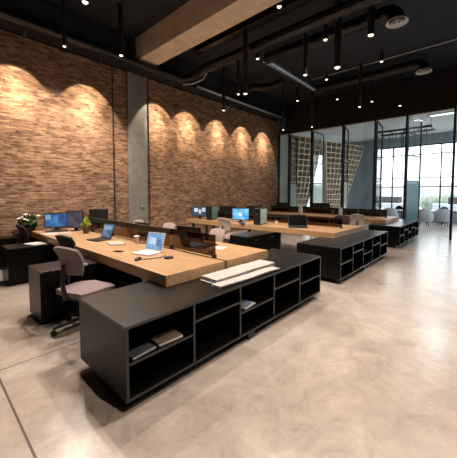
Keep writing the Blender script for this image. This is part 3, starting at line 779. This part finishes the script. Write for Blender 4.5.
# ------------------------------------------------------------------ ceiling services
def pendant(label, x, y, zb, r=.055, power=60, top=CZ, spot=True, cone=100):
    t = thing('pendant_light', label, 'pendant light', (x, y, zb), 0, 'black tube pendants')
    H = top - zb
    MB().lathe([(r * .85, .02), (r, 0), (r, H - .02), (r * .85, H - .02)], n=20).build('tube', M['blackmetal'], t, smooth=True)
    MB().lathe([(0, H - .02), (r * 1.4, H - .02), (r * 1.4, H), (0, H)], n=20).build('ceiling_plate', M['blackmetal'], t, smooth=True)
    MB().lathe([(0, -.012), (r * .45, -.006), (r * .78, .018), (r * .8, .03), (0, .03)], n=18).build('bulb', M['bulb'], t, smooth=True)
    if spot:
        l = bpy.data.lights.new('pendant_spot', 'SPOT'); l.energy = power; l.color = (1, .865, .745); l.spot_size = math.radians(cone); l.spot_blend = .7; l.shadow_soft_size = .05
        o = bpy.data.objects.new('pendant_spot', l); COL.objects.link(o); o.parent = t; o.location = (0, 0, -.03)
    return t
PW = 250
P = [
 ('large pendant tube hanging lowest, in front of the right end of the upper duct', 6.28, 2.61, 4.30, .075),
 ('pendant tube right of the big low one, near the upper round diffuser', 6.62, 2.03, 4.92, .07),
 ('short pendant high between the beam and the big low tube', 6.55, 3.02, 5.14, .055),
 ('short pendant by the top edge of the photo next to the concrete beam', 5.12, 3.37, 5.36, .055),
 ('short pendant high above the elbow of the ceiling duct', 6.78, 5.19, 5.44, .055),
 ('pendant tube crossing the duct corner, middle of the ceiling', 6.57, 3.54, 4.48, .055),
 ('slim pendant tube just left of the thicker long one near the brick wall', 6.78, 5.93, 4.60, .05),
 ('long pendant tube hanging low before the far scallops of light', 5.54, 4.61, 4.00, .06),
 ('short pendant left of centre over the farthest island', 10.22, 5.83, 5.20, .055),
 ('stubby pendant beside the lower duct near its corner', 9.62, 4.37, 5.47, .055),
 ('short pendant under the lower duct, before the header above the partition', 10.38, 4.29, 4.97, .055),
 ('medium pendant tube ending low before the partition header', 9.68, 3.26, 4.34, .05),
 ('short pendant right of the medium one before the partition header', 11.31, 3.37, 4.92, .055),
 ('stubby pendant high near the ceiling seam on the right', 9.29, 2.53, 5.42, .055),
 ('pendant tube below the lower round diffuser, farthest right', 11.13, 2.41, 4.54, .055),
 ('slim pendant reaching down to the top of the glazed partition, over the lattice', 10.26, 5.21, 4.095, .045),
 ('slim pendant nearest the end of the brick wall', 9.85, 6.24, 4.06, .045),
 ('pendant tube before the brick wall, just past the duct elbow', 6.88, 6.66, 4.27, .05),
 ('slim pendant left of two over the nearest desks, before the brick wall', 2.20, 6.75, 4.60, .04),
 ('pendant near the brick wall, just left of the concrete column', 3.18, 6.25, 4.60, .05),
 ('pendant cut by the top edge of the photo above the nearest desk', 1.94, 4.97, 4.60, .055),
]
for lab, x, y, z, r_ in P: pendant(lab, x, y, z, r_, PW * (1.1 if x < 4 else .3 if x < 8 else .12), cone=125 if x < 4 else 100)
# the rest of the same lamp row, over the nearest desk and the walkway
Q = [(2.2, 3.2), (2.9, 1.45), (4.6, .9), (6.6, .4), (1.3, -.4), (3.4, -1.3), (9.2, .3)]
for k, (x, y) in enumerate(Q):
    t = pendant('black tube pendant of the lamp rows overhead, above the top edge of the photo', x, y, 4.75, .055, PW * (.8, 1.75, .5, .15, 1.2, .6, .05)[k], cone=130 if k < 2 else 105)

# wall washers under the soffit
for k, (x, lab) in enumerate(((1.54, 'lighting the first scallop at the left'), (3.02, 'lighting the scallop left of the column'), (5.02, 'just right of the concrete column'),
                              (6.22, 'lighting the second scallop past the column'), (7.68, 'lighting the third scallop past the column'), (9.12, 'lighting the fourth scallop past the column'), (10.58, 'lighting the last scallop by the partition'))):
    t = thing('wall_washer', 'small black wall washer under the soffit, ' + lab, 'spotlight', (x * .995, 6.93, 4.62), 0, 'wall washers under the soffit')
    MB().lathe([(.032, -.01), (.04, -.012), (.04, .06), (.03, .09), (0, .09)], n=16, mtx=Matrix.Rotation(math.radians(35), 4, 'X')).build('housing', M['blackmetal'], t, smooth=True)
    MB().tube([(0, -.03, .06), (0, .06, .2), (0, .15, .31)], .008, 8).build('stem', M['blackmetal'], t, smooth=True)
    MB().lathe([(0, .0), (.03, .0), (.03, .012), (0, .012)], n=16, mtx=Matrix.Rotation(math.radians(35), 4, 'X')).build('lens', M['led'], t, smooth=True)
    for nm, en, ang, bl, aim in (('washer_flood', 115, 68, .22, 35), ('washer_core', 300, 40, 1.0, 38)):
        l = bpy.data.lights.new(nm, 'SPOT'); l.energy = en; l.color = (1, .80, .58); l.spot_size = math.radians(ang); l.spot_blend = bl; l.shadow_soft_size = .02
        o = bpy.data.objects.new(nm, l); COL.objects.link(o); o.parent = t; o.location = (0, .01, -.02); o.rotation_euler = (math.radians(aim), 0, 0)

def arc(c, r, a0, a1, plane, n=6):
    out = []
    for k in range(n + 1):
        t = a0 + (a1 - a0) * k / n
        d = [0, 0, 0]; d[plane[0]] = r * math.cos(t); d[plane[1]] = r * math.sin(t)
        out.append((c[0] + d[0], c[1] + d[1], c[2] + d[2]))
    return out
def ribs(mb, pts, r, step=.6):
    pts = [Vector(p) for p in pts]
    for a, b in zip(pts, pts[1:]):
        L = (b - a).length
        if L < .5: continue
        n = int(L / step); d = (b - a).normalized()
        for k in range(1, n + 1):
            c = a + d * (L * k / (n + 1)); mb.tube([c - d * .012, c + d * .012], r * 1.05, 20)
# round ducts with ceiling diffusers
du = thing('air_duct', 'upper round black duct running to the nearer ceiling diffuser', 'air duct', (6.9, 1.6, 5.4))
R = .15
path = arc((6.9, 1.6 + .22, 5.20), .22, PI, PI / 2, (1, 2)) + [(6.9, 4.93, 5.42)] 
path = [(6.9, 1.6, 5.18)] + path[1:]
mb = MB().tube([Vector(p) - Vector((6.9, 1.6, 5.4)) for p in path], R, 20); ribs(mb, [Vector(p) - Vector((6.9, 1.6, 5.4)) for p in path], R); mb.build('duct_pipe', M['duct'], du, smooth=True)
def diffuser(parent, c):
    MB().lathe([(.14, .06), (.21, 0), (.215, .012), (.15, .07)], c, 28).build('diffuser', M['diffuser'], parent, smooth=True)
    mb = MB()
    for q in (.06, .10): mb.lathe([(q, .012), (q + .022, -.002), (q + .026, .004), (q + .004, .02)], c, 24)
    mb.lathe([(0, 0), (.03, .0), (.03, .012), (0, .012)], c, 20); mb.build('diffuser_ring', M['diffuser'], parent, smooth=True)
diffuser(du, (0, 0, -.26))
d2 = thing('air_duct', 'lower round black duct with a corner, running to the farther ceiling diffuser', 'air duct', (10.16, 1.6, 5.4))
o0 = Vector((10.16, 1.6, 5.4))
p2 = [(10.16, 1.6, 5.18)] + arc((10.16, 1.82, 5.20), .22, PI, PI / 2, (1, 2))[1:] + [(10.16, 5.05, 5.42)]
mb = MB().tube([Vector(p) - o0 for p in p2], R, 20); ribs(mb, [Vector(p) - o0 for p in p2], R); mb.build('duct_pipe', M['duct'], d2, smooth=True)
diffuser(d2, (0, 0, -.26))
d3 = thing('air_duct', 'straight grey-lit cross pipe joining the two round ducts', 'air duct', (7.0, 5.02, 5.42))
mb = MB().tube([(-.05, .0, 0), (3.0, 0, 0)], .085, 18); mb.build('duct_pipe', M['conduit'], d3, smooth=True)
MB().tube([(-.08, 0, 0), (.0, 0, 0)], .10, 18).build('collar', M['duct'], d3, smooth=True)
# big duct along the wall that turns across the room
d4 = thing('air_duct', 'big black duct along the brick wall top, bending across beside the concrete beam', 'air duct', (0, 0, 0))
mp_ = [(-4.4, 7.1, 4.99), (5.3, 7.1, 4.99)] + [(5.52, 7.08, 4.99), (5.68, 6.98, 5.02), (5.78, 6.82, 5.09), (5.8, 6.6, 5.15), (5.8, 6.3, 5.2)] + [(5.8, -4.1, 5.2)]
mb = MB().tube(mp_, [.10, .10, .105, .11, .12, .13, .13, .13], 20); mb.build('duct_pipe', M['duct'], d4, smooth=True)
MB().tube([(5.5, 7.02, 4.80), (5.75, 6.86, 4.86), (5.93, 6.6, 4.98), (5.96, 6.4, 5.2)], .018, 8).build('hanger_cable', M['cable'], d4, smooth=True)
d4b = MB().tube([(6.25, 7.225, 5.0), (11.6, 7.225, 5.0)], .04, 12).build('pipe', M['conduit'], smooth=True); tag(d4b, 'thin galvanised pipe along the top of the far brick wall', 'pipe')
# rectangular duct beside it with a brownish underside
o = bx(5.22, 5.44, -4.1, 6.2, 5.38, 5.7, bevel=.01).build('rectangular_duct', M['duct']); tag(o, 'black rectangular duct between the concrete beam and the round duct', 'air duct')
for (nm, x, y0, y1, z, rr, lab) in (('conduit', 9.8, -4.1, 5.0, 5.68, .022, 'thin pale conduit across the ceiling near the right side'),
                                    ('conduit', 6.44, -4.1, 5.6, 5.68, .025, 'thin pale conduit across the ceiling beside the big duct')):
    o = MB().tube([(x, y0, z), (x, y1, z)], rr, 10).build(nm, M['conduit'], smooth=True); tag(o, lab, 'conduit')
# short cable-tray rungs by the beam
for k in range(4):
    o = None
ct = thing('cable_tray', 'black cable tray with pale rungs beside the concrete beam', 'cable tray', (4.86, 0, 5.45))
for x in (-.16, .16): bx(x - .012, x + .012, -4.0, 6.8, -.03, .05).build('side_rail', M['blackmetal'], ct)
for k in range(18): bx(-.15, .15, -3.8 + k * .6, -3.77 + k * .6, -.02, .0).build('rung', M['conduit'], ct)
# crumpled flexible duct near the wall
fx = thing('flexible_duct', 'brown folded flexible duct under the ceiling left of the cross pipe', 'air duct', (0, 0, 0))
pp = []
for k in range(7): pp.append((8.3 + .05 * k, 6.9 - .24 * k, 5.36 + .05 * math.sin(k * 1.2)))
mb = MB().tube(pp, [.12 + .012 * (k % 2) for k in range(7)], 16); mb.build('hose', M['duct'], fx, smooth=True)
for k in (1, 5): MB().tube([(pp[k][0], pp[k][1], 5.4), (pp[k][0], pp[k][1], 5.7)], .008, 6).build('hanger', M['blackmetal'], fx)

# conduits down the brick wall either side of the column
for x, lab in ((3.66, 'thin dark pipe down the brick wall left of the concrete column'), (4.74, 'thin dark pipe down the brick wall right of the concrete column')):
    t = thing('wall_pipe', lab, 'pipe', (x, WY - .03, 0), 0, 'pipes down the brick wall')
    MB().tube([(0, 0, .65), (0, 0, 4.94)], .015, 10).build('pipe', M['blackmetal'], t, smooth=True)
    for z in (1.4, 2.6, 3.8): bx(-.04, .04, 0, .03, z, z + .03).build('clip', M['blackmetal'], t)
r = thing('wall_socket', 'grey socket box low on the concrete column', 'socket', (4.46, WY - .05, 1.18))
bx(-.05, .05, -.03, 0, -.06, .06, bevel=.006).build('box', M['concrete'], r); bx(-.03, .03, -.034, -.03, -.035, .035).build('cover', M['greymetal'], r)

# ------------------------------------------------------------------ far room
def lattice(label, top, bot, nu, nv, power):
    """top/bot: ((xL,yL,z),(xR,yR,z)); the sheet narrows downward"""
    r = thing('lattice_shelving', label, 'lattice shelving', (0, 0, 0), 0, 'wooden lattices in the far room')
    tl, trr = Vector(top[0]), Vector(top[1]); bl, br = Vector(bot[0]), Vector(bot[1])
    def f(u, v):
        a = tl.lerp(trr, u); b = bl.lerp(br, u); w = (1 - v) ** power
        p = b.lerp(a, w); p.z = b.z + (a.z - b.z) * (1 - v); return p
    dep = Vector((.07, .30, 0))
    for i in range(nu + 1):
        u = i / nu; mb = MB()
        for j in range(nv):
            for q in (0,):
                pass
        mb.sheet(lambda s, t, u=u: f(u, t) + dep * s, 1, nv, .05); mb.build('upright', M['lattice'], r)
    for j in range(nv + 1):
        v = j / nv
        MB().sheet(lambda s, t, v=v: f(t, v) + dep * s, 1, nu, .045).build('shelf', M['lattice'], r)
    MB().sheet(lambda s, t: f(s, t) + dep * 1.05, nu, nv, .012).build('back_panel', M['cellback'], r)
    return r
lattice('wooden lattice shelving seen through the partition, left one, narrowing to the floor', ((12.45, 7.62, 4.5), (15.0, 7.0, 4.5)), ((12.75, 7.6, .05), (13.3, 7.55, .05)), 6, 15, .55)
lattice('wooden lattice shelving seen through the partition, right one with a long slanting edge', ((15.05, 6.78, 4.4), (19.2 - .8, 5.85, 4.4)), ((15.3, 6.75, .05), (16.4, 6.5, .05)), 8, 15, 1.0)

# cable chandelier
ch = thing('cable_chandelier', 'dark ceiling rack with hanging cables in the far room', 'chandelier', (14.4, 2.9, 4.28))
for x in (-.45, .45): bx(x - .03, x + .03, -1.05, 1.05, -.04, .04).build('side_rail', M['frame'], ch)
for k in range(5): bx(-.45, .45, -1.02 + k * .5, -.98 + k * .5, -.02, .02).build('cross_bar', M['frame'], ch)
for x in (-.45, .45):
    for y in (-.9, .9): MB().tube([(x, y, .03), (x, y, FCZ - 4.28)], .008, 6).build('hanger', M['frame'], ch)
rnd = random.Random(11)
for k in range(22):
    x = rnd.choice((-.45, .45)) + rnd.uniform(-.02, .02); y = rnd.uniform(-1, 1); L = rnd.choice((.35, .5, .5, .9, 1.2))
    MB().tube([(x, y, -.03), (x + rnd.uniform(-.02, .02), y, -.03 - L * .5), (x + rnd.uniform(-.06, .06), y + rnd.uniform(-.06, .06), -.03 - L)], .009, 6).build('hanging_cable', M['frame'], ch)
lp = thing('ceiling_lamp', 'white strip lamp on the far room ceiling at the right edge', 'ceiling lamp', (14.05, 1.5, FCZ))
bx(-.12, .12, -.45, .45, -.06, 0, bevel=.006).build('housing', M['diffuser'], lp); bx(-.09, .09, -.42, .42, -.07, -.06).build('tube', M['tubeoff'], lp)
l = bpy.data.lights.new('strip_light', 'AREA'); l.shape = 'RECTANGLE'; l.size = .2; l.size_y = .85; l.energy = 50; l.color = (.86, .95, 1)
o = bpy.data.objects.new('strip_light', l); COL.objects.link(o); o.parent = lp; o.location = (0, 0, -.09)

def tub_chair(label, loc, yaw):
    r = thing('lounge_chair', label, 'lounge chair', loc, math.radians(yaw), 'grey tub chairs in the far room')
    prof = lambda t: (.36 + .02 * math.sin(t))
    def shell(u, v):
        a = PI * .32 + (2 * PI - PI * .64) * u; rr = .32 + .07 * math.sin(v * PI * .8)
        z = .24 + (.60 - .62 * abs(2 * u - 1) ** 2.2 * .8) * v; rr *= 1 - .22 * v * v * (1 - abs(2 * u - 1))
        return (rr * math.cos(a), rr * math.sin(a), z)
    MB().sheet(shell, 24, 6, .05).build('shell', M['lounge'], r, smooth=True)
    MB().lathe([(0, .26), (.29, .26), (.32, .32), (.31, .41), (.24, .44), (0, .45)], n=24).build('seat', M['lounge'], r, smooth=True)
    for k in range(4):
        t = PI / 4 + PI / 2 * k; c, s_ = math.cos(t), math.sin(t)
        MB().tube([(.2 * c, .2 * s_, .27), (.27 * c, .27 * s_, 0)], [.018, .012], 8).build('leg', M['frame'], r)
    return r
tub_chair('grey rounded lounge chair by the far window, left of the pair beside the walkway', (15.95, 2.32, 0), 20)
tub_chair('grey rounded lounge chair by the far window, right of the pair beside the walkway', (16.75, 1.68, 0), 20)
tub_chair('grey rounded lounge chair seen over the farthest desk screen', (15.8, 3.75, 0), 20)
for x, y, lab in ((17.6, 2.3, 'dark low table behind the pair of lounge chairs'), (17.3, 4.0, 'dark low table behind the single lounge chair')):
    r = thing('coffee_table', lab, 'table', (x, y, 0), 0, 'dark tables by the far window')
    bx(-.35, .35, -.6, .6, .62, .66, bevel=.005).build('top', M['frame'], r)
    for a in (-.3, .3):
        for b in (-.55, .55): bx(a - .02, a + .02, b - .02, b + .02, 0, .62).build('leg', M['frame'], r)
r = thing('floor_loudspeaker', 'small dark speaker on a stand beside the far window', 'speaker', (17.4, 4.75, 0))
MB().tube([(0, 0, .02), (0, 0, .78)], .018, 8).build('pole', M['frame'], r); MB().lathe([(0, 0), (.16, 0), (.16, .02), (0, .02)], n=20).build('base', M['frame'], r)
bx(-.1, .1, -.12, .12, .78, 1.14, bevel=.01).build('cabinet', M['frame'], r)

# ------------------------------------------------------------------ world, camera
w = bpy.data.worlds.new('overcast'); sc.world = w; w.use_nodes = True
bg = w.node_tree.nodes['Background']; bg.inputs[0].default_value = (.93, .95, 1.0, 1); bg.inputs[1].default_value = 3.0

cam = bpy.data.cameras.new('camera'); co = bpy.data.objects.new('camera', cam); COL.objects.link(co)
f, cx, cy = 285.72, 235.46, 208.07
W, H = 457, 458
yaw, pitch, roll = math.radians(48.31), .0525, .0021
fw = Vector((math.sin(yaw) * math.cos(pitch), math.cos(yaw) * math.cos(pitch), -math.sin(pitch)))
rt = Vector((math.cos(yaw), -math.sin(yaw), 0)); up = rt.cross(fw)
r2 = rt * math.cos(roll) + up * math.sin(roll); u2 = up * math.cos(roll) - rt * math.sin(roll)
co.matrix_world = Matrix(((r2.x, u2.x, -fw.x, 0), (r2.y, u2.y, -fw.y, 0), (r2.z, u2.z, -fw.z, 1.5562), (0, 0, 0, 1)))
cam.sensor_fit = 'VERTICAL'; cam.sensor_height = 24; cam.sensor_width = 24
cam.lens = f / H * 24
cam.shift_x = (W / 2 - cx) / H; cam.shift_y = (cy - H / 2) / H
cam.clip_start = .05; cam.clip_end = 300
sc.camera = co
vs = sc.view_settings
vs.view_transform = 'Standard'; vs.look = 'None'; vs.exposure = .36; vs.gamma = 1; vs.use_curve_mapping = False
sc.cycles.max_bounces = 10; sc.cycles.diffuse_bounces = 5; sc.cycles.glossy_bounces = 4; sc.cycles.transparent_max_bounces = 16
sc.cycles.use_denoising = True
sc.cycles.sample_clamp_indirect = 6
